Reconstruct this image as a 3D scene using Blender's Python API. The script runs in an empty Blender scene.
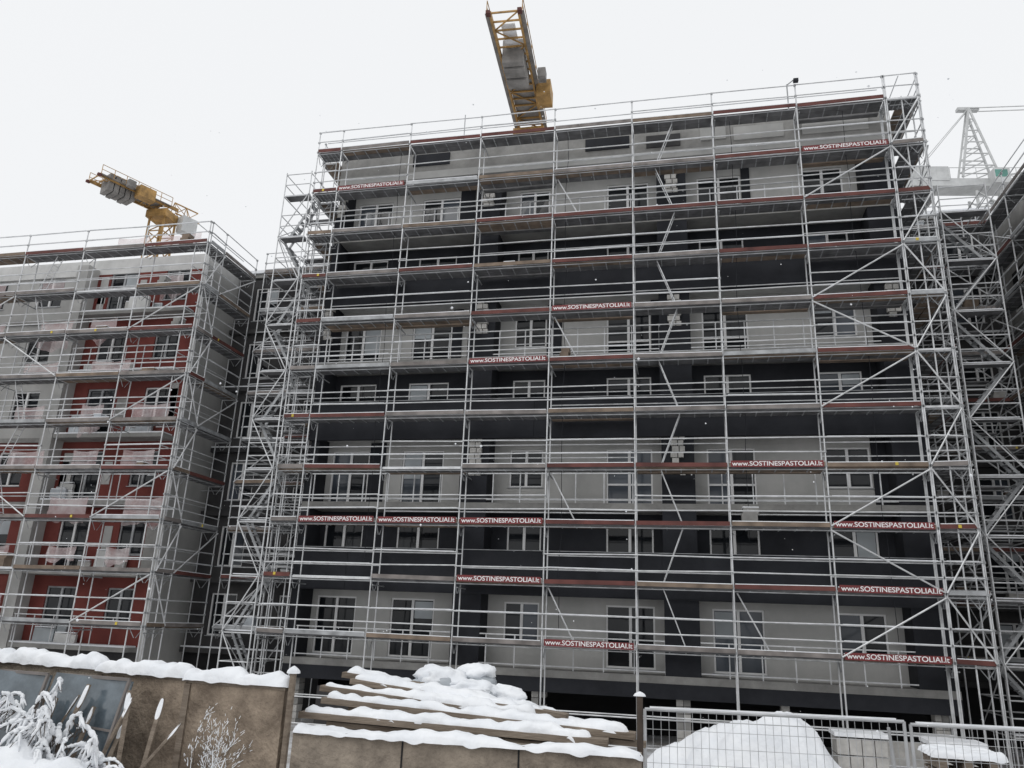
import bpy, math, random
from mathutils import Vector, Matrix, noise
random.seed(7)
R=random.random
def U(a,b): return a+(b-a)*random.random()
scene=bpy.context.scene

# ------------------------------------------------------------------ materials
MATS={}
def mat(name,col,rough=.7,metal=0.0,ns=3.0,amt=.25,bump=0.0,col2=None,ns2=None,spec=.5,stretch=(1,1,1),det=3,lo=.32,hi=.68,alpha=1):
    m=bpy.data.materials.new(name); m.use_nodes=True
    nt=m.node_tree; b=nt.nodes['Principled BSDF']
    tc=nt.nodes.new('ShaderNodeTexCoord'); mp=nt.nodes.new('ShaderNodeMapping')
    mp.inputs['Scale'].default_value=stretch
    nt.links.new(tc.outputs['Object'],mp.inputs['Vector'])
    n=nt.nodes.new('ShaderNodeTexNoise'); n.inputs['Scale'].default_value=ns; n.inputs['Detail'].default_value=det; n.inputs['Roughness'].default_value=.65
    nt.links.new(mp.outputs['Vector'],n.inputs['Vector'])
    r=nt.nodes.new('ShaderNodeValToRGB'); r.color_ramp.elements[0].position=lo; r.color_ramp.elements[1].position=hi
    c2=col2 if col2 else tuple(min(1,c*(1+amt)) for c in col)
    c1=tuple(c*(1-amt) for c in col) if not col2 else col
    r.color_ramp.elements[0].color=(*c1,1); r.color_ramp.elements[1].color=(*c2,1)
    nt.links.new(n.outputs['Fac'],r.inputs['Fac'])
    nt.links.new(r.outputs['Color'],b.inputs['Base Color'])
    b.inputs['Roughness'].default_value=rough; b.inputs['Metallic'].default_value=metal
    b.inputs['Specular IOR Level'].default_value=spec
    b.inputs['Alpha'].default_value=alpha
    if bump>0:
        bn=nt.nodes.new('ShaderNodeTexNoise'); bn.inputs['Scale'].default_value=ns2 or ns*4; bn.inputs['Detail'].default_value=3
        nt.links.new(mp.outputs['Vector'],bn.inputs['Vector'])
        bp=nt.nodes.new('ShaderNodeBump'); bp.inputs['Strength'].default_value=bump; bp.inputs['Distance'].default_value=.05
        nt.links.new(bn.outputs['Fac'],bp.inputs['Height']); nt.links.new(bp.outputs['Normal'],b.inputs['Normal'])
    MATS[name]=m; return m
mat('plaster_light',(.35,.35,.34),.9,0,.5,.12,0,col2=(.50,.495,.48),det=8,stretch=(1,1,.6))
mat('plaster_white',(.54,.54,.53),.9,0,.9,.16,0,det=6)
mat('charcoal',(.013,.014,.018),.8,0,.8,.3,0,col2=(.026,.028,.034),det=5,spec=.3)
mat('concrete',(.20,.197,.19),.9,0,1.1,.3,0,col2=(.34,.335,.32),det=7)
mat('red_render',(.12,.030,.025),.85,0,.6,.25,0,col2=(.20,.052,.043),det=6,spec=.3)
mat('dark_wall',(.026,.026,.029),.85,0,.6,.35,0,col2=(.065,.063,.062),det=5)
mat('galv',(.60,.61,.62),.45,.25,2.5,.18,det=2)
mat('galv_dull',(.34,.35,.36),.6,.2,2.0,.3,det=2)
mat('deck_steel',(.15,.15,.155),.6,.2,1.8,.35,det=2)
mat('toe_red',(.115,.040,.034),.8,0,1.2,.35,det=2)
mat('toe_grey',(.21,.19,.18),.85,0,1.5,.35,det=2)
mat('toe_wood',(.19,.145,.11),.85,0,1.5,.35,det=2)
mat('banner_red',(.16,.022,.024),.55,0,1.5,.15,det=1)
mat('lettering',(.80,.78,.78),.6,0,2,.05,det=0)
mat('snow',(.76,.785,.82),.85,0,2.2,.05,.55,col2=(.86,.875,.895),ns2=8,spec=.2)
mat('window_frame',(.76,.76,.76),.4,0,1,.03,det=0)
mat('glass_dark',(.012,.014,.017),.06,0,.5,.4,spec=.35,det=1)
mat('glass_mid',(.055,.065,.08),.10,0,.5,.5,spec=.5,det=1)
mat('film',(.36,.39,.41),.4,0,.8,.2,0,det=2)
mat('blocks',(.45,.44,.42),.9,0,3,.18,0)
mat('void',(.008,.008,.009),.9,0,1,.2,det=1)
mat('crane_yellow',(.37,.22,.075),.6,.1,1.2,.4)
mat('crane_white',(.52,.53,.53),.5,.1,1,.15)
mat('crane_grey',(.23,.22,.21),.85,0,1,.3)
mat('plywood',(.15,.115,.085),.85,0,2.6,.3,.6,col2=(.36,.29,.22),ns2=26,det=10,lo=.38,hi=.64)
mat('old_concrete',(.15,.125,.10),.9,0,3.0,.3,.8,col2=(.33,.28,.225),ns2=18,det=10,lo=.36,hi=.66)
mat('plank',(.13,.10,.075),.85,0,2.5,.35,.3,col2=(.26,.215,.17),stretch=(1,8,8),det=5)
mat('bark',(.06,.045,.035),.9,0,6,.3)
mat('plastic_blue',(.03,.042,.052),.12,0,1.8,.45,.6,col2=(.17,.21,.24),ns2=2.6,spec=.8,det=8)
mat('yellow_tag',(.55,.42,.05),.6,0,1,.1,det=0)
mat('green_glass',(.10,.26,.22),.15,0,1,.2)
mat('mesh_wire',(.45,.46,.47),.5,.3,3,.15,det=1)
mat('tarp',(.42,.45,.48),.5,0,1.2,.25,.6,ns2=4)
mat('sheeting',(.52,.36,.36),.35,0,1.5,.3,.9,ns2=3,col2=(.78,.70,.70),alpha=.5)
mat('ground_snow',(.30,.27,.24),.9,0,.8,.3,.6,col2=(.80,.82,.85),ns2=6,det=6)

# ------------------------------------------------------------------ mesh builder
class MB:
    def __init__(s): s.v=[]; s.f=[]; s.m=[]; s.mats=[]
    def mi(s,n):
        if n not in s.mats: s.mats.append(n)
        return s.mats.index(n)
    def box(s,x0,x1,y0,y1,z0,z1,m):
        i=len(s.v)
        s.v+=[(x0,y0,z0),(x1,y0,z0),(x1,y1,z0),(x0,y1,z0),(x0,y0,z1),(x1,y0,z1),(x1,y1,z1),(x0,y1,z1)]
        s.f+=[(i,i+3,i+2,i+1),(i+4,i+5,i+6,i+7),(i,i+1,i+5,i+4),(i+1,i+2,i+6,i+5),(i+2,i+3,i+7,i+6),(i+3,i,i+4,i+7)]
        s.m+=[s.mi(m)]*6
    def beam(s,p,q,w,h,m,up=(0,0,1)):
        p=Vector(p);q=Vector(q);d=(q-p)
        if d.length<1e-6: return
        d.normalize(); u=Vector(up)
        if abs(d.dot(u))>.98: u=Vector((0,1,0))
        a=d.cross(u).normalized(); b=a.cross(d).normalized()
        i=len(s.v)
        for c in (p,q):
            for sa,sb in ((-1,-1),(1,-1),(1,1),(-1,1)):
                s.v.append(tuple(c+a*(sa*w/2)+b*(sb*h/2)))
        s.f+=[(i,i+1,i+5,i+4),(i+1,i+2,i+6,i+5),(i+2,i+3,i+7,i+6),(i+3,i,i+4,i+7),(i+3,i+2,i+1,i),(i+4,i+5,i+6,i+7)]
        s.m+=[s.mi(m)]*6
    def tube(s,p,q,r,m,n=6,r2=None):
        p=Vector(p);q=Vector(q);d=(q-p)
        if d.length<1e-6: return
        d.normalize(); u=Vector((0,0,1))
        if abs(d.z)>.95: u=Vector((0,1,0))
        a=d.cross(u).normalized(); b=a.cross(d).normalized()
        i=len(s.v); r2=r if r2 is None else r2
        for c,rr in ((p,r),(q,r2)):
            for k in range(n):
                t=2*math.pi*k/n
                s.v.append(tuple(c+a*(rr*math.cos(t))+b*(rr*math.sin(t))))
        for k in range(n):
            s.f.append((i+k,i+(k+1)%n,i+n+(k+1)%n,i+n+k))
        s.f.append(tuple(i+k for k in range(n))[::-1]); s.f.append(tuple(i+n+k for k in range(n)))
        s.m+=[s.mi(m)]*(n+2)
    def grid(s,fn,nu,nv,m):
        i=len(s.v)
        for a in range(nu+1):
            for b in range(nv+1): s.v.append(tuple(fn(a/nu,b/nv)))
        for a in range(nu):
            for b in range(nv):
                k=i+a*(nv+1)+b
                s.f.append((k,k+nv+1,k+nv+2,k+1)); s.m.append(s.mi(m))
    def obj(s,name,parent=None,smooth=False):
        me=bpy.data.meshes.new(name); me.from_pydata(s.v,[],s.f)
        for n in s.mats: me.materials.append(MATS[n])
        me.polygons.foreach_set('material_index',s.m)
        if smooth: me.polygons.foreach_set('use_smooth',[True]*len(s.f))
        me.update()
        o=bpy.data.objects.new(name,me); scene.collection.objects.link(o)
        if parent: o.parent=parent
        return o
def empty(name):
    o=bpy.data.objects.new(name,None); scene.collection.objects.link(o); return o

def snow_ridge(mb,p,q,w,h,seed=0,n=None,lump=1.0):
    p=Vector(p);q=Vector(q);d=q-p;L=d.length;d.normalize()
    a=d.cross(Vector((0,0,1))).normalized(); n=n or max(8,int(L/.03))
    def fn(u,v):
        t=math.pi*v; x=u*L
        nn=lump*(noise.noise(Vector((x*1.1+seed,seed*1.7,0)))*.55+noise.noise(Vector((x*3.7+seed,v*1.5,3)))*.42+noise.noise(Vector((x*9+seed,v*3,7)))*.22)
        hh=h*max(.12,1+nn); ww=w*(1+nn*.4); sh=w*.18*noise.noise(Vector((x*1.9,seed,5)))
        e=min(1,(min(u,1-u)*L/.09)**.5+.05)
        st=max(0,math.sin(t))
        sag=-.045*lump*max(0,noise.noise(Vector((x*5+seed,11,v*2))))*(1-st)
        return p+d*x+a*(math.cos(t)*ww/2*e**.5+sh*st)+Vector((0,0,(st**.6)*hh*e-.012+sag))
    mb.grid(fn,n,9,'snow')

# ------------------------------------------------------------------ ground
def gz(x,y):
    pts=[(-1e3,0),(-18.2,0),(-16.6,-1.2),(-10,-1.5),(-3,-2.0),(1e4,-2.0)]
    for (a,za),(b,zb) in zip(pts,pts[1:]):
        if y<=b:
            t=(y-a)/(b-a); return za+(zb-za)*t
    return -2
def ground_z(x,y):
    z=gz(x,y)
    if y<60: z+=.06*noise.noise(Vector((x*.5,y*.5,0)))+.03*noise.noise(Vector((x*2,y*2,0)))
    return z-.03
mg=MB()
xs=[-600,-300,-150,-80]+[-50+i*1.0 for i in range(91)]+[80,150,300,600]
ys=[-400,-200,-100,-60]+[-40+i*.6 for i in range(80)]+[12,20,40,80,150,300,700]
for x in xs:
    for y in ys: mg.v.append((x,y,ground_z(x,y)))
ny=len(ys)
for i in range(len(xs)-1):
    for j in range(ny-1):
        k=i*ny+j; mg.f.append((k,k+ny,k+ny+1,k+1)); mg.m.append(0)
mg.mats=['ground_snow']
mg.obj('ground',smooth=True)

# ------------------------------------------------------------------ building helpers
def wall_open(mb,x0,x1,z0,z1,y0,y1,ops,m):
    cur=x0
    for (a,b,c,d) in sorted(ops):
        if a>cur: mb.box(cur,a,y0,y1,z0,z1,m)
        if c>z0: mb.box(a,b,y0,y1,z0,c,m)
        if d<z1: mb.box(a,b,y0,y1,d,z1,m)
        cur=b
    if cur<x1: mb.box(cur,x1,y0,y1,z0,z1,m)
def window(fr,a,b,c,d,y,nm=2,transom=False,glass=None,fm='window_frame'):
    f=.06
    yy=y+.08
    for k in range(nm):
        g=glass or random.choice(['glass_dark']*8+['glass_mid']*2)
        xa=a+(b-a)*k/nm; xb=a+(b-a)*(k+1)/nm; t=U(-.012,.012)
        i=len(fr.v); y0=yy+.035
        fr.v+=[(xa+.01,y0-t,c+.01),(xb-.01,y0+t,c+.01),(xb-.01,y0+t+U(-.01,.01),d-.01),(xa+.01,y0-t,d-.01)]
        fr.f.append((i,i+1,i+2,i+3)); fr.m.append(fr.mi(g))
    fr.box(a,b,yy-.02,yy+.06,c,c+f,fm); fr.box(a,b,yy-.02,yy+.06,d-f,d,fm)
    fr.box(a,a+f,yy-.021,yy+.061,c+f,d-f,fm); fr.box(b-f,b,yy-.021,yy+.061,c+f,d-f,fm)
    for k in range(1,nm):
        x=a+(b-a)*k/nm; fr.box(x-.05,x+.05,yy-.022,yy+.062,c+f,d-f,fm)
    if transom:
        z=c+(d-c)*.36
        fr.box(a+f,b-f,yy-.018,yy+.058,z-.035,z+.035,fm)
    if R()<.22:
        x=a+(b-a)*(R()<.5)*.5
        fr.box(x+.08,x+(b-a)/2-.08,yy-.002,yy+.006,c+.1+(d-c)*U(.2,.7),d-.1,'film')
    fr.box(a-.05,b+.05,y-.04,y+.07,c-.035,c-.002,'galv_dull')
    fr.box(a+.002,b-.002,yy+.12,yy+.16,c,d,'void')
# ------------------------------------------------------------------ main building
bld=empty('apartment_building')
body=MB(); fr=MB(); rail=MB()
Z0=.25; H=2.82; XL=-14.3; XR=8.15; YF=1.15; YW=2.25
wins=[(-13.75,-12.15),(-10.75,-9.05),(-6.4,-5.1),(-2.7,-1.0),(.95,2.65),(5.0,6.5)]
cols=[(XL,-13.95),( -8.05,-7.0),(-.65,.5),(7.0,XR)]
for k in range(7):
    zf=Z0+H*k; dark=(k%2==1)
    wm='charcoal' if dark else 'plaster_light'
    ops=[]
    for i,(a,b) in enumerate(wins):
        bot=.12 if (i in(0,1,3,4) ) else .75
        if k==6: bot=.9
        ops.append((a,b,zf+bot,zf+2.2))
    wall_open(body,XL+.3,XR-.3,zf,zf+H-.24,YW,YW+.3,ops,wm)
    for i,(a,b,c,d) in enumerate(ops):
        window(fr,a,b,c,d,YW,2,transom=(i in(3,4) and k%2==0 and k<6))
    body.box(XL,XR,YF,13.9,zf-.24,zf,'concrete')
    if not dark:
        body.box(XL+.35,XR-.35,YF+.06,YW-.004,zf+H-.2449,zf+H-.2405,'plaster_white')
        # dark insulation boards already fixed beside some windows
        for i,(a,b) in enumerate(wins):
            if k in (2,4,6) and R()<.3:
                body.box(b+.03,b+U(.35,.7),YW-.05,YW-.003,zf+.02,zf+H-.3,'charcoal')
    if dark:
        body.box(XL-.003,XR+.003,YF-.06,YF+.12,zf-.42,zf+1.10,'charcoal')
        body.box(XL,XR,YF-.1,YF+.16,zf+1.102,zf+1.125,'galv_dull')
        x=XL+.2
        while x<XR-1.4:
            w=U(1.0,2.2)
            if R()<.35: body.box(x,min(x+w,XR-.1),YF-.075-U(0,.01),YF-.061,zf-.38,zf+1.04,'charcoal')
            x+=w+.05
    else:
        x=XL+.4
        while x<XR-.3:
            rail.box(x-.02,x+.02,YF+.04,YF+.08,zf,zf+1.08,'galv'); x+=1.02
        for hh in (.12,1.08):
            rail.box(XL+.2,XR-.2,YF+.035,YF+.085,zf+hh-.02,zf+hh+.02,'galv')
    for ci,(a,b) in enumerate(cols):
        if dark or k==0:
            body.box(a,b,YF+.02,YW+.1,zf,zf+H-.24,'charcoal')
        else:
            body.box(a,b,YF+.02,YW+.1,zf,zf+1.0,'charcoal')
            cx=(a+b)/2; w=min(b-a,.5)
            z=zf+1.0; row=0
            body.box(a+.004,b-.004,YF+.2,YW+.1,zf+1.0,zf+H-.24,'charcoal')
            if ci in(1,2) or k==4 or (ci==0 and k==6):
              while z<zf+H-.24-.2:
                off=.0 if row%2 else .05
                if R()<.85: body.box(cx-w/2+off,cx-.015+off,YF+.04+U(0,.03),YF+.3,z+.015,z+.2,'blocks')
                if R()<.85: body.box(cx+.015+off,cx+w/2-(.05-off),YF+.04+U(0,.03),YF+.3,z+.015,z+.2,'blocks')
                z+=.215; row+=1
    body.box(XL,XL+.3,YW+.1,13.9,zf,zf+H-.24,'charcoal')
    body.box(XR-.3,XR,YW+.1,13.9,zf,zf+H-.24,'charcoal' if dark else 'concrete')
zr=Z0+H*7
body.box(XL,XR,YF,14,zr-.24,zr+.1,'plaster_light')
zp=zr+1.02
body.box(XL,XR,YF,YF+.3,zr+.1,zp,'concrete'); body.box(XL,XL+.3,YF+.3,14,zr+.1,zp,'concrete'); body.box(XR-.3,XR,YF+.3,14,zr+.1,zp,'concrete')
x=XL+.3
while x<XR-2:
    w=U(.8,2.6)
    if R()<.5: body.box(x,x+w,YF-.05,YF-.002,zr+U(.2,.4),zp-U(.05,.3),random.choice(['charcoal','plaster_light','dark_wall']))
    x+=w+U(.1,1)
body.box(XL+.3,XR-.3,YF+.3,14,zr+.1,zr+.25,'snow'); body.box(XL,XR,YF-.01,YF+.31,zp+.002,zp+.06,'snow')
body.box(XL,XR,13.9,14.2,-2,zr+.1,'plaster_light')
body.box(-9,-5,6,10,zr+.25,zr+2.2,'concrete'); body.box(-1,4,6,10,zr+.25,zr+2.2,'concrete')
body.box(XL,XR,5.2,5.4,-2.1,Z0-.24,'void')
for x in (-13.9,-9.2,-7.5,-4.9,-.1,3.2,7.6):
    w=U(.35,.6)
    z=-2.1
    while z<-.45:
        for j in range(2):
            if R()<.95: body.box(x-w/2+j*w/2+.008,x+j*w/2-.008,YF+.25+U(0,.05),YF+.7,z+.008,z+.232,'concrete' if R()<.5 else 'blocks')
        z+=.24
body.box(XL,XR,YF-.03,YF+.25,-.45,.009,'charcoal')
body.box(-13,-10.2,YF+.3,YF+.5,-2.1,-.7,'dark_wall'); body.box(.9,2.8,YF+.3,YF+.5,-2.1,-1.1,'concrete'); body.box(5.8,7.2,YF+.3,YF+.45,-2.1,-1.3,'blocks')
body.obj('walls_and_slabs',bld); fr.obj('windows',bld); rail.obj('balcony_railing',bld)

# ------------------------------------------------------------------ scaffolding
def scaffold(sc,o,u,v,bays,zs,zb,diag=(),ladder=None,toe=None,top=1.03,width=.73,clut=.0,inner=.75,sheet=0):
    o=Vector(o);u=Vector(u);v=Vector(v)
    def P(a,b,z): return o+u*a+v*b+Vector((0,0,z-o.z))
    A=[0]
    for b in bays: A.append(A[-1]+b)
    r=.0265
    zt=zs[-1]
    for i,a in enumerate(A):
        j1=U(-.02,.02); j2=U(-.02,.02)
        sc.tube(P(a,0,zb),P(a+j1,0,zt+top),r,'galv'); sc.tube(P(a,width,zb),P(a+j2,width,zt+.1),r,'galv')
        sc.box(*(lambda p:(p.x-.08,p.x+.08,p.y-.08,p.y+.08,zb-.04,zb+.01))(P(a,0,zb)),'galv_dull')
        for z in zs:
            sc.tube(P(a,0,z-.05),P(a,width,z-.05),.024,'galv')
            sc.tube(P(a,.06,z-.05),P(a,.06+.25,z-.4),.016,'galv_dull',4); sc.tube(P(a,width-.06,z-.05),P(a,width-.31,z-.4),.016,'galv_dull',4)
            if R()<.35: sc.tube(P(a+.08,.0,z-.22),P(a+.08,width+.4,z-.22),.022,'galv_dull',5)
            for hh in (.02,.5,.98): 
                p=P(a,0,z+hh); sc.box(p.x-.038,p.x+.038,p.y-.038,p.y+.038,p.z-.035,p.z+.035,'galv_dull')
    for bi,(a0,a1) in enumerate(zip(A,A[1:])):
        for zi,z in enumerate(zs):
            g=.035
            for (b0,b1) in ((.05,.35),(.38,.68)):
                dz=U(-.008,.008)
                p=P(a0+g,b0,z);q=P(a1-g,b1,z)
                x0,x1=sorted((p.x,q.x));y0,y1=sorted((p.y,q.y))
                sc.box(x0,x1,y0,y1,z-.045+dz,z+.018+dz,'deck_steel' if R()<.85 else 'toe_wood')
                sc.box(x0+.01,x1-.01,y0+.012,y1-.012,z+.0181+dz,z+.03+dz+U(.0,.035),'snow')
                n=6
                for k in range(1,n):
                    aa=a0+(a1-a0)*k/n
                    p=P(aa-.02,b0+.01,z);q=P(aa+.02,b1-.01,z)
                    x0,x1=sorted((p.x,q.x));y0,y1=sorted((p.y,q.y))
                    sc.box(x0,x1,y0,y1,z-.062,z-.046+min(0,dz),'galv_dull')
            tm=toe(bi,zi) if toe else random.choice(['toe_grey','galv_dull','toe_wood','toe_grey','toe_red'])
            sag=U(-.02,.02); sg2=U(-.015,.015)
            if R()<.93:
                sc.beam(P(a0+.03,-.045,z+.075+sg2),P(a1-.03,-.045,z+.075+sag),.03,.14,tm)
                if R()<.75: sc.beam(P(a0+.05,-.045,z+.155+sg2),P(a1-.05,-.045,z+.155+sag),.034,.024,'snow')
            else:
                sc.beam(P(a0+.03,.03,z),P(a1-.03,.03,z),.02,.07,'galv')
            for hh in (.5,.98):
                if R()<.96:
                    s=U(-.02,.02)
                    sc.tube(P(a0,-.03,z+hh+s),P(a1,-.03,z+hh-s),.023,'galv',5)
                    if R()<.4: sc.beam(P(a0+.1,-.03,z+hh+s+.027),P(a1-.1,-.03,z+hh-s+.027),.03,.014,'snow')
            sc.tube(P(a0,0,z-.09),P(a1,0,z-.09),.018,'galv_dull',5)
            if R()<inner: sc.tube(P(a0,width+.02,z+.98),P(a1,width+.02,z+.98),.021,'galv',5)
            if R()<inner*.7: sc.tube(P(a0,width+.02,z+.5),P(a1,width+.02,z+.5),.021,'galv',5)
            if R()<sheet:
                aa=U(a0+.1,a0+1.0); w=U(1.0,2.0); h1=U(.6,1.4); sd_=R()*50
                def fn(p_,q_,aa=aa,w=w,h1=h1,z=z,sd_=sd_):
                    return P(aa+w*p_,width+.06+.07*noise.noise(Vector((p_*4+sd_,q_*2,0))),z+.98-h1*q_*(1+.35*noise.noise(Vector((p_*3,sd_,0))))-.10*math.sin(p_*math.pi)*(1-q_))
                sc.grid(fn,12,6,'sheeting')
            if R()<clut:
                aa=U(a0+.3,a1-.9); w=U(.25,.6)
                p=P(aa,.2,z);q=P(aa+w,.6,z)
                x0,x1=sorted((p.x,q.x));y0,y1=sorted((p.y,q.y))
                h=U(.15,.4); cm=random.choice(['tarp','blocks','toe_wood','concrete'])
                sc.box(x0,x1,y0,y1,z+.07,z+.07+h,cm); sc.box(x0+.05,x1+.04,y0+.03,y1-.02,z+.0705+h,z+.07+h*1.5,cm)
                sc.box(x0+.03,x1+.05,y0+.02,y1-.01,z+.071+h*1.5,z+.1+h*1.5,'snow')
            if R()<.12:
                p=P(U(a0+.3,a1-.3),-.065,z+.08)
                sc.box(p.x-.045,p.x+.045,p.y-.01,p.y+.01,p.z-.05,p.z+.05,'yellow_tag')
    for (bi,zi,kind) in diag:
        a0,a1=A[bi],A[bi+1]; zl=zs[zi]; zh=zs[zi+1] if zi+1<len(zs) else zs[zi]+2
        if kind=='/': sc.tube(P(a0,-.07,zl+.05),P(a1,-.07,zh-.1),.028,'galv')
        if kind=='\\': sc.tube(P(a1,-.07,zl+.05),P(a0,-.07,zh-.1),.028,'galv')
        if kind=='s': sc.tube(P(a0+.12,.3,zh-.12),P(a0+1.05,.3,zl+.05),.026,'galv')
    if ladder is not None:
        for zi in range(len(zs)-1):
            a=A[ladder]+1.2
            da=.75*(1 if zi%2 else -1)
            p=P(a-da/2,.2,zs[zi]);q=P(a+da/2,.2,zs[zi+1]+.05)
            w=v*.32
            sc.tube(p,q,.02,'galv',5); sc.tube(p+w,q+w,.02,'galv',5)
            for k in range(1,8):
                t=k/8; sc.tube(p+(q-p)*t,p+(q-p)*t+w,.014,'galv',4)
    return A

scf=empty('scaffolding')
LV=[1.06+1.963*k for k in range(11)]
def toe_main(b,z):
    x=R()
    return 'toe_red' if x<.42 else ('toe_grey' if x<.72 else ('galv_dull' if x<.88 else 'toe_wood'))
s=MB()
bays=[1.09]+[3.07]*7
diag=[(7,i,'/') for i in range(0,10,2)]+[(7,i,'\\') for i in (1,5)]+[(4,i,'s') for i in (0,2,5,8)]+[(6,0,'s')]
ORX=7.7-3.07*7-1.09
A=scaffold(s,(ORX,0,-2),(1,0,0),(0,1,0),bays,LV,-2.0,diag,ladder=5,toe=toe_main,clut=.08,inner=.9,sheet=0)
for i in range(len(A)-1):
    s.tube((ORX+A[i],0,-.96),(ORX+A[i+1],0,-.96),.024,'galv'); s.tube((ORX+A[i],.73,-.96),(ORX+A[i+1],.73,-.96),.024,'galv')
    s.tube((ORX+A[i],0,-1.8),(ORX+A[i+1],0,-1.8),.024,'galv')
for z in LV:
    for i in range(1,8):
        if R()<.35:
            x0=ORX+A[i]; s.box(x0+.03,x0+3.04,.78,1.0,z-.05,z+.01,'toe_wood' if R()<.4 else 'deck_steel')
for x in (-11.2,-4.1,2.2,6.3):
    px,pz=x,20.6
    while pz>U(0,6):
        nx=x+U(-.06,.06); s.tube((px,.35,pz),(nx,.35,pz-1.0),.010,'charcoal',4); px,pz=nx,pz-1.0
s.obj('front_bays',scf)
s=MB()
scaffold(s,(7.75,0,-2),(1,0,0),(0,1,0),[1.09],LV,-2.0,[(0,i,'/' if i%2 else '\\') for i in range(10)],toe=toe_main)
scaffold(s,(8.9,.05,-2),(0,1,0),(-1,0,0),[3.07,3.07,3.07],LV,-2.0,[(0,i,'/' if i%2 else '\\') for i in range(10)],width=.6,toe=toe_main)
s.obj('end_return',scf)
def stair_tower(s,x0,x1,y0,y1,zs,zb):
    for x in (x0,x1):
        for y in (y0,y1): s.tube((x,y,zb),(x,y,zs[-1]+1.1),.0265,'galv')
    for i,z in enumerate(zs):
        for x in (x0,x1): s.tube((x,y0,z-.05),(x,y1,z-.05),.024,'galv')
        for y in (y0,y1):
            for hh in (-.05,.5,1.0): s.tube((x0,y,z+hh),(x1,y,z+hh),.022,'galv',5)
        for x in (x0,x1):
            for hh in (.5,1.0): s.tube((x,y0,z+hh),(x,y1,z+hh),.02,'galv',5)
        s.box(x0+.03,x1-.03,y0+.06,y0+.5,z-.03,z+.02,'deck_steel')
        s.box(x0+.04,x1-.04,y0+.07,y0+.49,z+.0201,z+.05,'snow')
        s.box(x0+.03,x1-.03,y1-.4,y1-.06,z-.03,z+.02,'deck_steel')
        if i<len(zs)-1:
            z2=zs[i+1]
            a,b=(x0,x1) if i%2 else (x1,x0)
            s.tube((a,y0-.04,z),(b,y0-.04,z2),.022,'galv')
            for yy in (y0+.6,y0+1.0 if y1-y0>1.3 else y0+.7):
                s.beam((a,yy,z),(b,yy,z2),.03,.10,'galv_dull')
            for k in range(1,8):
                t=k/8; s.beam((a+(b-a)*t,y0+.6,z+2*t),(a+(b-a)*t,y0+1.0,z+2*t),.2,.03,'galv_dull')
            c,d=(y0,y1) if i%2 else (y1,y0)
            s.tube((x0-.03,c,z),(x0-.03,d,z2),.02,'galv',5); s.tube((x1+.03,d,z),(x1+.03,c,z2),.02,'galv',5)
s=MB()
stair_tower(s,-16.2,-15.05,.0,2.57,[-.96]+LV[:10],-2.0)
stair_tower(s,9.6,11.2,1.6,4.2,[-.96]+LV[:9],-2.0)
s.obj('stair_tower',scf)
s=MB()
scaffold(s,(-15.0,.8,-2),(0,1,0),(1,0,0),[3.07,3.07],LV,-2.0,[],width=.6,toe=toe_main)
s.obj('side_bays',scf)

tc=bpy.data.curves.new('lettering','FONT'); tc.body='www.SOSTINESPASTOLIAI.lt'; tc.size=.21; tc.align_x='CENTER'; tc.align_y='CENTER'
tc.offset=.003
to=bpy.data.objects.new('tmp_text',tc); scene.collection.objects.link(to)
bpy.context.view_layer.update()
tm=bpy.data.meshes.new_from_object(to.evaluated_get(bpy.context.evaluated_depsgraph_get()))
tm.materials.clear(); tm.materials.append(MATS['lettering']); bpy.data.objects.remove(to)
s=MB()
def banner(bay,lev,col='banner_red'):
    x0=ORX+1.09+3.07*bay; x1=x0+3.07; z=LV[lev]+.09; t=U(-.012,.012)
    s.beam((x0+.08,-.078,z-t),(x1-.08,-.078,z+t),.012,.215,col)
    o=bpy.data.objects.new('banner_lettering',tm); scene.collection.objects.link(o); o.parent=scf
    o.location=((x0+x1)/2,-.090,z); o.rotation_euler=(math.pi/2,-2*t/3,0); o.scale=(1.1,1,1)
for b,l in ((3,6),(2,5),(0,9),(3,0),(2,1),(2,2),(1,2),(0,2),(5,3),(6,2),(6,1),(6,9),(6,0)): banner(b,l)
s.obj('banners',scf)
s=MB()
s.tube((4.35,.0,20.6),(4.35,.0,21.75),.025,'galv_dull'); s.tube((4.35,0,21.72),(4.6,-.2,21.8),.022,'galv_dull'); s.box(4.56,4.74,-.27,-.12,21.68,21.8,'charcoal')
s.tube((-8.6,.7,20.6),(-8.6,.7,22.4),.02,'galv_dull')
s.obj('roof_lamp',scf)

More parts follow.
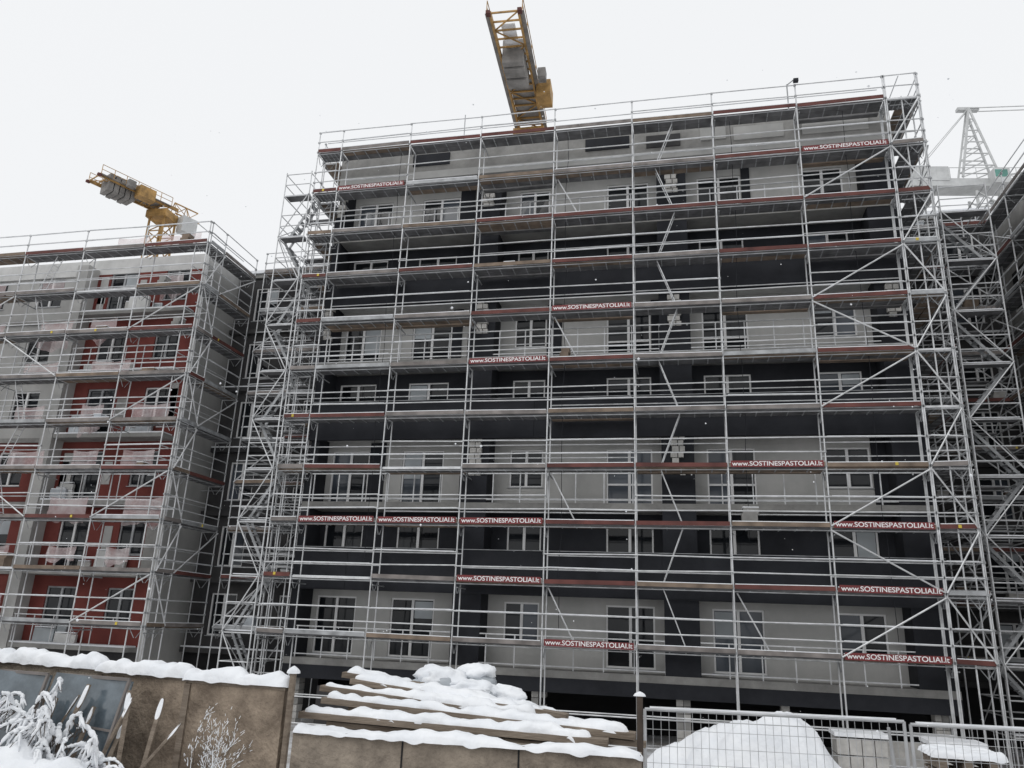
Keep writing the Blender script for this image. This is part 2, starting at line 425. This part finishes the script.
# ------------------------------------------------------------------ left (red) building
red=empty('red_apartment_building')
b=MB(); f=MB()
RX1=-20.6; RX0=-26.3; RXL=-40; YG=4.3
zt=16.5
for k in range(6):
    zf=Z0+H*k
    zc=min(zf+H-.2,zt)
    ops=[(-25.6,-24.2,zf+.15,zf+2.2),(-22.7,-21.5,zf+.7,zf+2.2)]
    wall_open(b,RX0,RX1-.25,zf,zc,YW-.4,YW-.1,ops,'red_render')
    for (x0,x1,c,d) in ops: window(f,x0,x1,c,d,YW-.4,2,fm='galv_dull' if R()<.6 else 'window_frame',glass='glass_dark')
    for t in range(3):
        if R()<.6:
            x=random.choice([-24.0,-23.4,-26.1,-21.4]); b.box(x,x+U(.3,.55),YW-.42,YW-.402,zf+U(0,.8),zc-U(.0,.9),random.choice(['plaster_light','plaster_light','concrete']))
    ops=[(-29.6,-28.2,zf+.7,zf+2.2),(-33,-31.4,zf+.7,zf+2.2),(-37,-35.4,zf+.7,zf+2.2)]
    wall_open(b,RXL,RX0-.6,zf,zc,YW-.3,YW,ops,'red_render' if k<3 else 'plaster_light')
    for (x0,x1,c,d) in ops: window(f,x0,x1,c,d,YW-.3,2)
    b.box(RXL,RX1-.25,YW-.4,11.9,zf-.2,zf,'concrete')
    b.box(RX0+.1,RX1-.3,YF-.05,YW-.41,zf-.18,zf-.01,'concrete')
    b.box(RX0+.12,RX1-.32,YF-.04,YW-.5,zf-.0095,zf+.05,'snow')
    x=RX0+.15
    while x<RX1-.3:
        f.box(x-.015,x+.015,YF-.02,YF+.01,zf,zf+1.05,'galv'); x+=.9
    f.box(RX0+.1,RX1-.3,YF-.03,YF+.02,zf+1.05,zf+1.09,'galv')
    for t in range(4):
        if R()<.85:
            x=U(RX0+.3,RX1-1.8); w=U(.4,1.0); y_=YF+.15+t*.14; h_=U(.3,.8)
            m_=random.choice(['tarp','plaster_white','film','blocks'])
            b.beam((x,y_+.1,zf+.06+h_/2),(x+w,y_+.12,zf+.06+h_/2+U(-.05,.05)),.12,h_,m_)
            b.beam((x+.02,y_+.1,zf+.085+h_),(x+w-.03,y_+.12,zf+.085+h_),.13,.04,'snow')
b.box(RX0-.6,RX0,YF,YW+.1,-2,zt+.2,'plaster_light')
b.box(RX1-.25,RX1,YW-.4,12,-2,zt+.2,'plaster_light')
b.box(RXL,RX1-.25,YW,12,zt,zt+.2,'concrete'); b.box(RXL,RX1-.25,YW-.4,YW-.1,zt,zt+.75,'plaster_white'); b.box(RX1-.25,RX1,YW-.4,12,zt+.2,zt+.75,'plaster_white')
b.box(RX1-.27,RX1+.02,YW-.4,12,zt+.751,zt+.85,'snow'); b.box(RXL,RX1-.25,YW-.05,12,zt+.2,zt+.35,'snow')
b.box(RXL,RX1-.25,YW-.3,YW,-2.1,Z0-.2,'dark_wall')
b.box(RXL,RX1,12.0,12.2,-2,zt,'plaster_white')
b.obj('walls',red); f.obj('windows_and_railing',red)
scl=empty('scaffolding')
s=MB()
LV2=LV[:9]
scaffold(s,(-19.5-3.07*6,0,-2),(1,0,0),(0,1,0),[3.07]*6,LV2,-2.0,[(5,i,'\\' if i%2 else '/') for i in (0,2,4,6)]+[(2,i,'/') for i in (1,4,6)]+[(3,i,'\\') for i in (2,5)],ladder=3,clut=.2,inner=.95,sheet=.7)
s.obj('front_bays',scl)
s=MB()
scaffold(s,(-19.45,.1,-2),(0,1,0),(-1,0,0),[1.09,2.57],LV2,-2.0,[(0,i,'/' if i%2 else '\\') for i in range(8)]+[(1,i,'/') for i in (1,4,7)],width=.7)
s.obj('side_bays',scl)

# ------------------------------------------------------------------ link buildings
def link(name,x0,x1,y,zt,wm,rows=7):
    e=empty(name); b=MB(); f=MB()
    n=max(1,int((x1-x0)/2.4))
    for k in range(rows):
        zf=Z0+H*k
        z1=zf+H-.2
        if zf+2.4>zt: break
        z1=min(z1,zt-.2)
        ops=[]
        for j in range(n):
            cx=x0+(x1-x0)*(j+.5)/n; ops.append((cx-.6,cx+.6,zf+.5,zf+2.2))
        wall_open(b,x0,x1,zf,z1,y,y+.3,ops,wm)
        for (p,q,c,d) in ops: window(f,p,q,c,d,y,2)
        b.box(x0,x1,y-.25,y+6,zf-.2,zf,'dark_wall')
        if R()<.6: b.box(x0,x1,y-.24,y-.0,zf+.001,zf+.06,'snow')
    b.box(x0,x1,y,y+6,zt-.2,zt,'concrete'); b.box(x0,x1,y-.1,y+6,zt+.001,zt+.15,'snow')
    b.box(x0,x1,y+5.7,y+6,-2,zt-.2,wm)
    b.box(x0,x1,y,y+.3,-2.1,Z0-.2,'void')
    b.obj('walls',e); f.obj('windows',e)
link('link_building',-20.55,XL-.01,YG,17.3,'dark_wall')
link('link_building',XR+.01,13.85,8.2,20.2,'dark_wall')
s=MB()
scaffold(s,(-18.6,3.2,-2),(1,0,0),(0,1,0),[2.07,1.4],LV2,-2.0,[(0,i,'/') for i in range(0,8,3)],clut=.2)
s.obj('link_bays',scl)
s=MB()
scaffold(s,(9.2,6.6,-2),(1,0,0),(0,1,0),[2.07,2.07],LV[:10],-2.0,[(0,i,'/') for i in range(0,9,2)]+[(1,i,'\\') for i in range(1,9,2)],clut=.4)
s.obj('link_bays',scf)
e=empty('apartment_wing')
b=MB()
WZ=19.3
b.box(13.9,26,-6,14,-2.1,WZ,'concrete')
b.box(13.88,26.02,-6.02,14.02,WZ+.001,WZ+.15,'snow')
for k in range(6):
    zf=Z0+H*k
    for y in (-3,0,3,5.8):
        b.box(13.87,13.899,y,y+1.3,zf+.6,zf+2.2,'void'); b.box(13.84,13.869,y-.05,y+1.35,zf+.5,zf+.58,'window_frame')
    b.box(13.75,13.9,-6,8,zf-.2,zf,'plaster_light')
b.obj('walls',e)
sw=empty('scaffolding'); s=MB()
scaffold(s,(12.9,-5.0,-2),(0,1,0),(1,0,0),[3.07]*4,LV[:10],-2.0,[(3,i,'/') for i in range(0,9,2)]+[(2,i,'\\') for i in range(1,9,2)],clut=.15)
s.obj('wing_bays',sw)

# ------------------------------------------------------------------ cranes
def lattice(mb,p,q,w,h,n,m,r=.06,tri=False):
    p=Vector(p);q=Vector(q);d=(q-p);L=d.length;d.normalize()
    up=Vector((0,0,1)) if abs(d.z)<.9 else Vector((0,1,0))
    a=d.cross(up).normalized(); c=a.cross(d).normalized()
    cor=[-a*w/2-c*h/2,a*w/2-c*h/2,c*h/2] if tri else [-a*w/2-c*h/2,a*w/2-c*h/2,a*w/2+c*h/2,-a*w/2+c*h/2]
    for k in cor: mb.beam(p+k,q+k,r*2,r*2,m)
    nc=len(cor)
    for i in range(n):
        s0=p+d*(L*i/n); s1=p+d*(L*(i+1)/n)
        for j in range(nc):
            j2=(j+1)%nc
            A_,B_=(j,j2) if i%2 else (j2,j)
            mb.beam(s0+cor[A_],s1+cor[B_],r*1.1,r*1.1,m); mb.beam(s0+cor[j],s0+cor[j2],r*1.1,r*1.1,m)
def flat_crane(name,base,H_,dirv,Lc,Lj,m='crane_yellow',w=1.7,bal=6.4):
    e=empty(name); mb=MB()
    bx,by=base; d=Vector((dirv[0],dirv[1],0)).normalized(); sd=Vector((-d.y,d.x,0))
    lattice(mb,(bx,by,-2),(bx,by,H_-1.4),1.9,1.9,26,m,.09)
    c=Vector((bx,by,H_))
    mb.box(bx-1.3,bx+1.3,by-1.3,by+1.3,H_-1.5,H_-.6,m)
    for sgn in (-1,1):
        mb.beam(c+sd*(sgn*w/2)-d*1.0,c+sd*(sgn*w/2)+d*Lc,.14,.40,m)
        for hh in (.55,1.1): mb.beam(c+sd*(sgn*(w/2+.25))+Vector((0,0,hh)),c+sd*(sgn*(w/2+.25))+d*Lc+Vector((0,0,hh)),.05,.05,m)
        for k in range(7):
            q=c+sd*(sgn*(w/2+.25))+d*(Lc*k/6); mb.beam(q,q+Vector((0,0,1.1)),.05,.05,m)
        mb.beam(c+sd*(sgn*(w/2+.22)),c+sd*(sgn*(w/2+.22))+d*Lc,.3,.04,'crane_grey')
        mb.beam(c+sd*(sgn*(w/2+.1))+d*(Lc-.1)+Vector((0,0,-.1)),c+sd*(sgn*(w/2+.1))+d*(Lc+.3)+Vector((0,0,-.1)),.3,.25,'toe_red')
    nn=int(Lc/.8)
    for k in range(nn+1):
        q=c+d*(Lc*k/nn); mb.beam(q-sd*w/2,q+sd*w/2,.09,.12,m)
    for k in range(0,nn-1,2):
        q=c+d*(Lc*k/nn); q2=c+d*(Lc*(k+2)/nn); sg=1 if k%4 else -1
        mb.beam(q-sd*(sg*w/2),q2+sd*(sg*w/2),.08,.08,m)
    mb.beam(c+d*.5+Vector((0,0,.12)),c+d*(Lc*.5)+Vector((0,0,.12)),w*.9,.03,'crane_grey')
    for k in range(5):
        q=c+d*(Lc-bal+k*.62); mb.beam(q+Vector((0,0,-1.1-.1*(k%2))),q+Vector((0,0,.9)),w*.78,.5,'crane_grey',up=tuple(d))
    q=c+d*(Lc*.3)+sd*(w/2+.75); mb.beam(q+Vector((0,0,-.3)),q+d*1.8+Vector((0,0,-.3)),1.1,1.3,m)
    mb.beam(q+d*2.2+Vector((0,0,.1)),q+d*3+Vector((0,0,.1)),.6,.8,'crane_grey')
    mb.beam(c+d*.5+Vector((0,0,.23)),c+d*Lc*.9+Vector((0,0,.23)),w*.5,.06,'snow')
    q=c-d*1.3+sd*1.4+Vector((0,0,-1.6)); mb.beam(q,q-d*1.8,1.2,1.9,'crane_white'); mb.beam(q-d*1.8,q-d*1.82,1.0,1.3,'glass_mid')
    lattice(mb,c-d*1.0+Vector((0,0,.6)),c-d*Lj+Vector((0,0,.6)),1.4,1.6,max(2,int(Lj/1.8)),m,.06,tri=True)
    mb.obj('structure',e)
flat_crane('tower_crane',(-11.65,29.0),41.9,(.6,-13.3),13.4,40,w=2.0)
flat_crane('tower_crane',(-57.2,42.3),45.6,(-3.0,-6.6),8.0,4,w=2.3,bal=3.9)
e=empty('tower_crane'); mb=MB()
bc=Vector((28.6,45.4,43.3)); d=Vector((1,.15,0)).normalized()
lattice(mb,(28.6,45.4,-2),(28.6,45.4,41.8),2,2,26,'crane_white',.1)
mb.beam(bc-d*7+Vector((0,0,-.6)),bc+d*5+Vector((0,0,-.6)),1.8,.8,'crane_white')
mb.beam(bc-d*6.3+Vector((0,0,.3)),bc-d*3.4+Vector((0,0,.3)),1.9,1.5,'crane_white')
mb.beam(bc-d*6.9+Vector((0,0,-1.6)),bc-d*5+Vector((0,0,-1.6)),1.7,1.7,'crane_grey')
mb.beam(bc+d*.3+Vector((0,-1.4,-.5)),bc+d*1.7+Vector((0,-1.4,-.5)),1.1,1.5,'crane_white')
mb.beam(bc+d*.45+Vector((0,-1.96,-.3)),bc+d*1.55+Vector((0,-1.96,-.3)),.03,.75,'green_glass')
ap=bc+Vector((-.3,0,8.0))
sd=Vector((0,1,0))
for sgn in (-1,1):
    mb.beam(bc-d*2.0+sd*sgn*.8,ap+sd*sgn*.35,.17,.17,'crane_white'); mb.beam(bc+d*1.4+sd*sgn*.8,ap+sd*sgn*.35,.17,.17,'crane_white')
    for k in range(1,6):
        t=k/6; p1=(bc-d*2.0+sd*sgn*.8).lerp(ap+sd*sgn*.35,t); p2=(bc+d*1.4+sd*sgn*.8).lerp(ap+sd*sgn*.35,t)
        mb.beam(p1,p2,.09,.09,'crane_white')
        t2=(k-1)/6; p3=(bc-d*2.0+sd*sgn*.8).lerp(ap+sd*sgn*.35,t2); mb.beam(p3,p2,.08,.08,'crane_white')
    mb.beam(ap+sd*sgn*.3,bc-d*6.8+sd*sgn*.8,.07,.07,'crane_white')
    mb.beam(ap+sd*sgn*.3,ap+d*26+sd*sgn*.3+Vector((0,0,1.0)),.07,.07,'crane_white')
mb.beam(ap-d*1.0,ap+d*1.0,.5,.3,'crane_white')
lattice(mb,bc+d*2.5+Vector((0,0,.1)),bc+d*30+Vector((0,0,4.5)),1.3,1.3,18,'crane_white',.06,tri=True)
for k in range(9):
    q=bc-d*(6.8-k*1.2)+Vector((0,-.95,-.2)); mb.beam(q,q+Vector((0,0,1.1)),.05,.05,'crane_white')
mb.beam(bc-d*6.8+Vector((0,-.95,.9)),bc+d*4+Vector((0,-.95,.9)),.05,.05,'crane_white')
mb.obj('structure',e)

# ------------------------------------------------------------------ foreground walls
w1=empty('site_wall'); b=MB(); sn=MB()
pts=[(-12.6,-16.9),(-8.9,-17.5),(-6.55,-18.0),(-5.25,-18.25),(-3.98,-18.45)]
for i,((xa,ya),(xb,yb)) in enumerate(zip(pts,pts[1:])):
    t=1.02-.012*i
    b.beam((xa+.01,ya,t/2-.3),(xb-.01,yb,t/2-.3),.12,t+.6,'plywood' if i>=2 else 'old_concrete')
    b.beam((xa,ya,t+.0),(xb,yb,t+.0),.15,.05,'plank')
    b.beam((xa+.02,ya-.075,-.1),(xa+.02,ya-.075,t-.03),.07,.03,'plank',up=(0,1,0))
    snow_ridge(sn,(xa-.05,ya,t+.02),(xb+.03,yb,t+.02),.27,.14,seed=i*3.1,lump=1.3)
b.tube((-3.93,-18.5,-.3),(-3.93,-18.5,1.15),.035,'plank',8); snow_ridge(sn,(-4.0,-18.5,1.14),(-3.86,-18.5,1.14),.11,.07,9,n=10,lump=.3)
b.obj('panels',w1); sn.obj('snow_cap',w1,True)
w2=empty('retaining_wall'); b=MB(); sn=MB()
b.box(-3.86,-.42,-18.5,-18.3,-1.2,.60,'old_concrete')
for x in (-2.7,-1.55): b.box(x-.008,x+.008,-18.507,-18.5002,0,.58,'void')
snow_ridge(sn,(-3.88,-18.44,.59),(-.40,-18.44,.59),.24,.07,21,lump=1.5)
b.tube((-.44,-18.2,-1.2),(-.44,-18.2,1.1),.03,'bark',8); snow_ridge(sn,(-.50,-18.2,1.09),(-.38,-18.2,1.09),.08,.05,4,n=10,lump=.3)
b.obj('wall',w2); sn.obj('snow_cap',w2,True)
pl=empty('lumber_stack'); b=MB(); sn=MB()
for i,(xa,xb,ya,yb,za,zb) in enumerate([(-3.95,-.75,-18.15,-18.1,.71,.64),(-3.85,-.5,-17.85,-17.92,.83,.69),(-4.0,-1.4,-17.6,-17.52,.93,.73),(-3.75,-1.25,-17.35,-17.42,1.0,.77),(-3.95,-3.0,-17.15,-17.1,1.05,.97)]):
    b.beam((xa,ya,za),(xb,yb,zb),.2,.06,'plank'); snow_ridge(sn,(xa+.02,ya+.015,za+.03),(xb-U(0,.25),yb+.015,zb+.03),.20,.075,seed=i*5+2,lump=1.8)
    b.beam((xa+.3,ya+.02,za-.075),(xb+.1,yb+.02,zb-.075),.14,.05,'plank')
for x in (-3.5,-2.4,-1.3): b.box(x-.06,x+.06,-18.2,-17.1,-1.3,.57,'plank')
b.obj('planks',pl); sn.obj('snow_cap',pl,True)
sk=empty('sack_pile'); b=MB()
def blob(mb,c,r,m,seed,nu=30,nv=18,nz=.32):
    def fn(u,v):
        t=u*2*math.pi; p=(v-.5)*math.pi
        n_=Vector((math.cos(t)*math.cos(p),math.sin(t)*math.cos(p),math.sin(p)))
        k=1+nz*noise.noise(n_*1.5+Vector((seed,0,0)))+nz*.5*noise.noise(n_*4+Vector((seed,0,0)))
        return Vector((c[0]+n_.x*r[0]*k,c[1]+n_.y*r[1]*k,c[2]+n_.z*r[2]*k))
    mb.grid(fn,nu,nv,m)
sacks=[(-3.15,-17.0,.88,.30,.22,.14),(-2.8,-16.85,1.03,.30,.24,.17),(-2.42,-17.0,.95,.29,.22,.15),(-2.1,-16.85,.90,.28,.2,.14),(-1.85,-17.1,.80,.24,.18,.12),(-3.0,-16.6,1.05,.28,.22,.17),(-2.5,-16.55,1.10,.26,.25,.17),(-1.6,-16.95,.74,.22,.18,.1),(-3.45,-16.9,.80,.22,.2,.12),(-1.35,-17.0,.68,.16,.14,.08),(-2.65,-17.15,.86,.2,.14,.1)]
for i,(x,y,z,a,c,d) in enumerate(sacks):
    blob(b,(x,y,z-.13),(a,c,d),'tarp',i*2.3); blob(b,(x,y+.03,z),(a*.96,c*.95,d*.72),'snow',i*2.3+.3)
b.box(-3.5,-1.25,-17.3,-16.4,-1.3,.62,'plank')
b.obj('sacks',sk,True)

fe=empty('mesh_fence'); b=MB()
def panel(p,q,zt_,zb_):
    p=Vector(p);q=Vector(q)
    def Q(t,z): return Vector((p.x+(q.x-p.x)*t,p.y+(q.y-p.y)*t,z))
    for t in (0,1): b.tube(Q(t,zb_-.1),Q(t,zt_),.021,'mesh_wire',8)
    b.tube(Q(0,zt_),Q(1,zt_),.021,'mesh_wire',8); b.tube(Q(0,zb_+.1),Q(1,zb_+.1),.021,'mesh_wire',8)
    b.tube(Q(0,zt_-.12),Q(1,zt_-.12),.006,'mesh_wire',5)
    n=int((q-p).length/.1)
    for k in range(1,n): b.tube(Q(k/n,zb_+.1),Q(k/n+U(-.001,.001),zt_),.0032,'mesh_wire',4)
    z=zb_+.3
    while z<zt_-.1: b.tube(Q(0,z),Q(1,z),.0032,'mesh_wire',4); z+=.2
    b.beam(Q(.02,zt_+.026),Q(.97,zt_+.026),.03,.02,'snow')
    for t in (0,1):
        c=Q(t,zb_); b.box(c.x-.35,c.x+.35,c.y-.11,c.y+.11,zb_-.16,zb_-.02,'old_concrete')
panel((-.54,-15.15,0),(2.72,-14.72,0),.69,-1.25)
panel((2.80,-14.70,0),(6.2,-14.3,0),.66,-1.25)
b.tube((2.5,-14.85,.62),(2.7,-14.5,-1.3),.02,'mesh_wire',6)
b.obj('mesh_panels',fe)
def mound(name,cx,cy,rx,ry,h,seed,zb=None,n1=.22):
    m_=MB(); zb=ground_z(cx,cy) if zb is None else zb
    def fn(u,v):
        x=cx+(u-.5)*2.4*rx; y=cy+(v-.5)*2.4*ry
        rr=min(1,math.hypot((x-cx)/rx,(y-cy)/ry)+.12*noise.noise(Vector((x*.9,y*.9,seed+9))))
        p=(.5+.5*math.cos(math.pi*max(0,rr)))**.75
        hh=p*h*(1+n1*noise.noise(Vector((x*1.0+seed,y*1.0,0))))+p**.5*(.13*noise.noise(Vector((x*2.6,y*2.6,seed)))+.06*noise.noise(Vector((x*7,y*7,seed))))
        return (x,y,zb-.09+hh)
    m_.grid(fn,100,70,'snow'); return m_.obj(name,smooth=True)
mound('snow_pile',1.05,-12.7,2.9,1.9,2.0,1.0)
mound('snow_pile',-4.8,-12.5,3.2,1.7,1.0,5.0)
mound('snow_pile',5.0,-10.5,2.4,1.8,.9,8.0)
p_=empty('pallet_stack'); b=MB(); sn=MB()
for i in range(8):
    z=-1.55+i*.205; ox=U(-.04,.04)
    for x in (3.65,4.0,4.35): b.box(x+ox,x+.12+ox,-12.6,-11.8,z,z+.14,'plank')
    for k in range(5): b.box(3.6+ox,4.55+ox,-12.6+k*.17,-12.5+k*.17,z+.141,z+.17,'plank')
for k in range(5): snow_ridge(sn,(3.55,-12.55+k*.17,.05),(4.6,-12.55+k*.17,.05),.2,.09,31+k*4)
b.obj('pallets',p_); sn.obj('snow_cap',p_,True)
gm=empty('block_stack'); b=MB()
for cx,cy in ((2.6,-3),(4.4,-2.6),(6.5,-3.2),(-6,-2.5),(9.0,-3)):
    for i in range(3):
        for j in range(4):
            b.box(cx-.6+j*.31,cx-.6+j*.31+.29,cy-.4,cy+.4,-2.05+i*.42,-2.05+i*.42+.39,'blocks')
    b.box(cx-.65,cx+.68,cy-.44,cy+.44,-.78,-.68,'snow')
b.obj('blocks',gm)

def branch(mb,p,d,L,r,depth,sr=.006,sp=.6,grav=0.0,prob=.8):
    n=5; q=Vector(p); d=Vector(d).normalized()
    for i in range(n):
        d2=(d+Vector((U(-1,1),U(-1,1),U(-.6,.8)))*.18+Vector((0,0,-grav))).normalized()
        q2=q+d2*(L/n); r1=r*(1-i/n*.6); r2=r*(1-(i+1)/n*.6)
        mb.tube(q,q2,r1,'bark',5,r2)
        if R()<prob:
            k1=sr*U(.5,1.3);k2=sr*U(.5,1.3)
            mb.tube(q+Vector((0,0,r1+k1*.6)),q2+Vector((0,0,r2+k2*.6)),r1+k1,'snow',7,r2+k2)
        if depth>0 and i>0:
            for k in range(2):
                dd=(d2+Vector((U(-1,1),U(-1,1),U(-.5,1)))*sp).normalized()
                branch(mb,q2,dd,L*.5,r2*.6,depth-1,sr*.8,sp,grav,prob)
        q=q2;d=d2
sh=MB()
for i in range(5):
    branch(sh,(-4.55+U(-.25,.25),-19.0+U(-.1,.1),-.03),(U(-.5,.5),U(-.3,.3),1),U(.42,.60),.005,2,.003,.8,0,.28)
sh.obj('shrub')
gl=empty('glazing_sheets'); b=MB()
for i,(x,y,w,h,t) in enumerate([(-9.2,-17.9,.9,1.0,.2),(-8.3,-18.1,.85,1.03,.25),(-7.35,-18.25,.9,.97,.2),(-6.25,-18.42,.95,.98,.22)]):
    a=Vector((x-w/2,y-.3,0)); c=Vector((x+w/2,y-.42,0)); up=Vector((U(-.06,.06),t,h))
    b.beam((a+c)/2,(a+c)/2+up,(c-a).length,.02,'plastic_blue',up=(0,1,0))
    b.beam(a,a+up,.03,.03,'toe_grey'); b.beam(c,c+up,.03,.03,'toe_grey'); b.beam(a+up,c+up,.03,.03,'toe_grey')
    b.beam(a+up*.55,c+up*.5,.02,.02,'toe_grey')
b.obj('sheets',gl)
# conifer branches weighed down with snow in front of the sheets
def snowy_spray(mb,root,ang,L,rise,seed):
    dx=math.cos(ang); dy=math.sin(ang)*.35
    prev=None; N=9
    for i in range(N+1):
        t=i/N
        p=Vector((root[0]+dx*L*t,root[1]+dy*L*t-.1*t,root[2]+rise*math.sin(t*math.pi*.62)-L*.35*t*t))
        p+=Vector((U(-1,1),U(-1,1),U(-1,1)))*.014
        if prev is not None:
            mb.tube(prev,p,.012*(1.1-t),'bark',5,.010*(1.05-t))
            dd=(p-prev)
            if R()<.88:
                k=U(.5,1.15)*(1.15-t*.6)
                def fn(u,v,c=(p+prev)/2,dd=dd,k=k,s_=seed+i):
                    a_=u*2*math.pi; b_=(v-.5)*math.pi
                    n_=Vector((math.cos(a_)*math.cos(b_),math.sin(a_)*math.cos(b_),math.sin(b_)))
                    kk=1+.6*noise.noise(n_*1.8+Vector((s_*3.1,0,0)))+.4*noise.noise(n_*5+Vector((s_,0,0)))
                    dn=dd.normalized()
                    v_=Vector((n_.x*.030,n_.y*.030,n_.z*.024))*kk*k
                    return c+Vector((0,0,.022))+v_+dn*(n_.dot(dn)*dd.length*.5)
                mb.grid(fn,12,8,'snow')
            if t<.9:
                for sgn in (-1,1):
                    if R()<.6:
                        e=p+Vector((dx*.07+U(-.03,.03)+sgn*.05,-.03,-U(.05,.15)))
                        mb.tube(p,e,.006,'bark',4,.003)
                        if R()<.7: mb.tube(p+Vector((0,0,.01)),e+Vector((0,0,.006)),.018*U(.5,1.2),'snow',7,.006)
        prev=p
sb=MB()
for g,(rx,ry,rz,n) in enumerate([(-6.95,-19.0,.50,10),(-6.45,-19.05,.52,12),(-6.0,-19.15,.34,11),(-5.55,-19.15,.18,9),(-7.4,-19.1,.4,8),(-6.2,-19.3,.1,8)]):
    for i in range(n):
        snowy_spray(sb,(rx+U(-.12,.12),ry+U(-.1,.1),rz+U(-.15,.12)),U(-.3,math.pi+.3) if i%2 else U(math.pi,2*math.pi),U(.3,.6),U(.12,.48),g*20+i)
    sb.tube((rx,ry,-.05),(rx,ry,rz+.1),.03,'bark',6,.018)
sb.obj('snow_laden_bush',smooth=True)
# splintered laths and torn sheeting lying against the wall
db=empty('debris_heap'); b=MB(); sn=MB()
for i in range(9):
    x=-6.6+i*.19+U(-.1,.1); p0=(x+U(-.3,.3),-19.0+U(-.1,.1),0); p1=(x+U(-.25,.35),-18.72,U(.55,.93))
    b.beam(p0,p1,.045,.022,'plank')
    snow_ridge(sn,(Vector(p0)*.25+Vector(p1)*.75)+Vector((0,-.01,.012)),Vector(p1)+Vector((0,-.01,.012)),.055,.02,seed=i*4.4,n=14)
b.obj('laths',db); sn.obj('snow_cover',db,True)
mound('snow_drift',-6.4,-19.3,2.6,.85,.42,12,zb=0)
mound('snow_drift',-4.9,-18.9,1.2,.5,.22,15,zb=0)
# falling snow
fl=MB()
for i in range(260):
    t=U(3,24); x=U(-.75,.75)*t; z=1.7+t*U(-.1,.8); y=-26.3+t
    r=U(.004,.009)
    j=len(fl.v); c=Vector((x-.2*t,y,z))
    for dv in ((r,0,0),(-r,0,0),(0,r,0),(0,-r,0),(0,0,r),(0,0,-r)): fl.v.append(tuple(c+Vector(dv)))
    for q in ((0,2,4),(2,1,4),(1,3,4),(3,0,4),(2,0,5),(1,2,5),(3,1,5),(0,3,5)):
        fl.f.append(tuple(j+k for k in q)); fl.m.append(fl.mi('snow'))
fl.obj('falling_snow')

# ------------------------------------------------------------------ light, world, camera
w=bpy.data.worlds.new('World'); scene.world=w; w.use_nodes=True
nt=w.node_tree; bg=nt.nodes['Background']
sky=nt.nodes.new('ShaderNodeTexSky'); sky.sky_type='NISHITA'; sky.sun_disc=False
el,az=math.radians(42),math.radians(205)
sky.sun_elevation=el; sky.sun_rotation=az; sky.dust_density=4; sky.air_density=1.5
hs=nt.nodes.new('ShaderNodeHueSaturation'); hs.inputs['Saturation'].default_value=.12
nt.links.new(sky.outputs['Color'],hs.inputs['Color'])
mx=nt.nodes.new('ShaderNodeMix'); mx.data_type='RGBA'; mx.inputs['Factor'].default_value=.88
nt.links.new(hs.outputs['Color'],mx.inputs['A']); mx.inputs['B'].default_value=(9.75,9.9,10.1,1)
nt.links.new(mx.outputs['Result'],bg.inputs['Color']); bg.inputs['Strength'].default_value=.1
sl=bpy.data.lights.new('sun','SUN'); sl.energy=.5; sl.angle=math.radians(30); sl.color=(1,.98,.96)
so=bpy.data.objects.new('sun',sl); scene.collection.objects.link(so)
dirn=Vector((-.35,-.75,.75)).normalized()
so.rotation_euler=dirn.to_track_quat('Z','Y').to_euler(); so.location=(0,-40,40)

C=Vector((0,-26.3,1.7)); yaw=math.radians(12.7); th=math.radians(17.2); a=math.radians(2.3)
h=Vector((-math.sin(yaw),math.cos(yaw),0)); r0=Vector((math.cos(yaw),math.sin(yaw),0))
fw=h*math.cos(th)+Vector((0,0,math.sin(th))); up0=-h*math.sin(th)+Vector((0,0,math.cos(th)))
r1=r0*math.cos(a)+up0*math.sin(a); u1=up0*math.cos(a)-r0*math.sin(a)
M=Matrix((( r1.x,u1.x,-fw.x,C.x),(r1.y,u1.y,-fw.y,C.y),(r1.z,u1.z,-fw.z,C.z),(0,0,0,1)))
cd=bpy.data.cameras.new('camera'); co=bpy.data.objects.new('camera',cd); scene.collection.objects.link(co)
cd.sensor_width=36; cd.lens=36*773/1024; cd.clip_end=3000; cd.clip_start=.1
co.matrix_world=M; scene.camera=co
scene.view_settings.view_transform='Standard'; scene.view_settings.look='None'; scene.view_settings.exposure=0
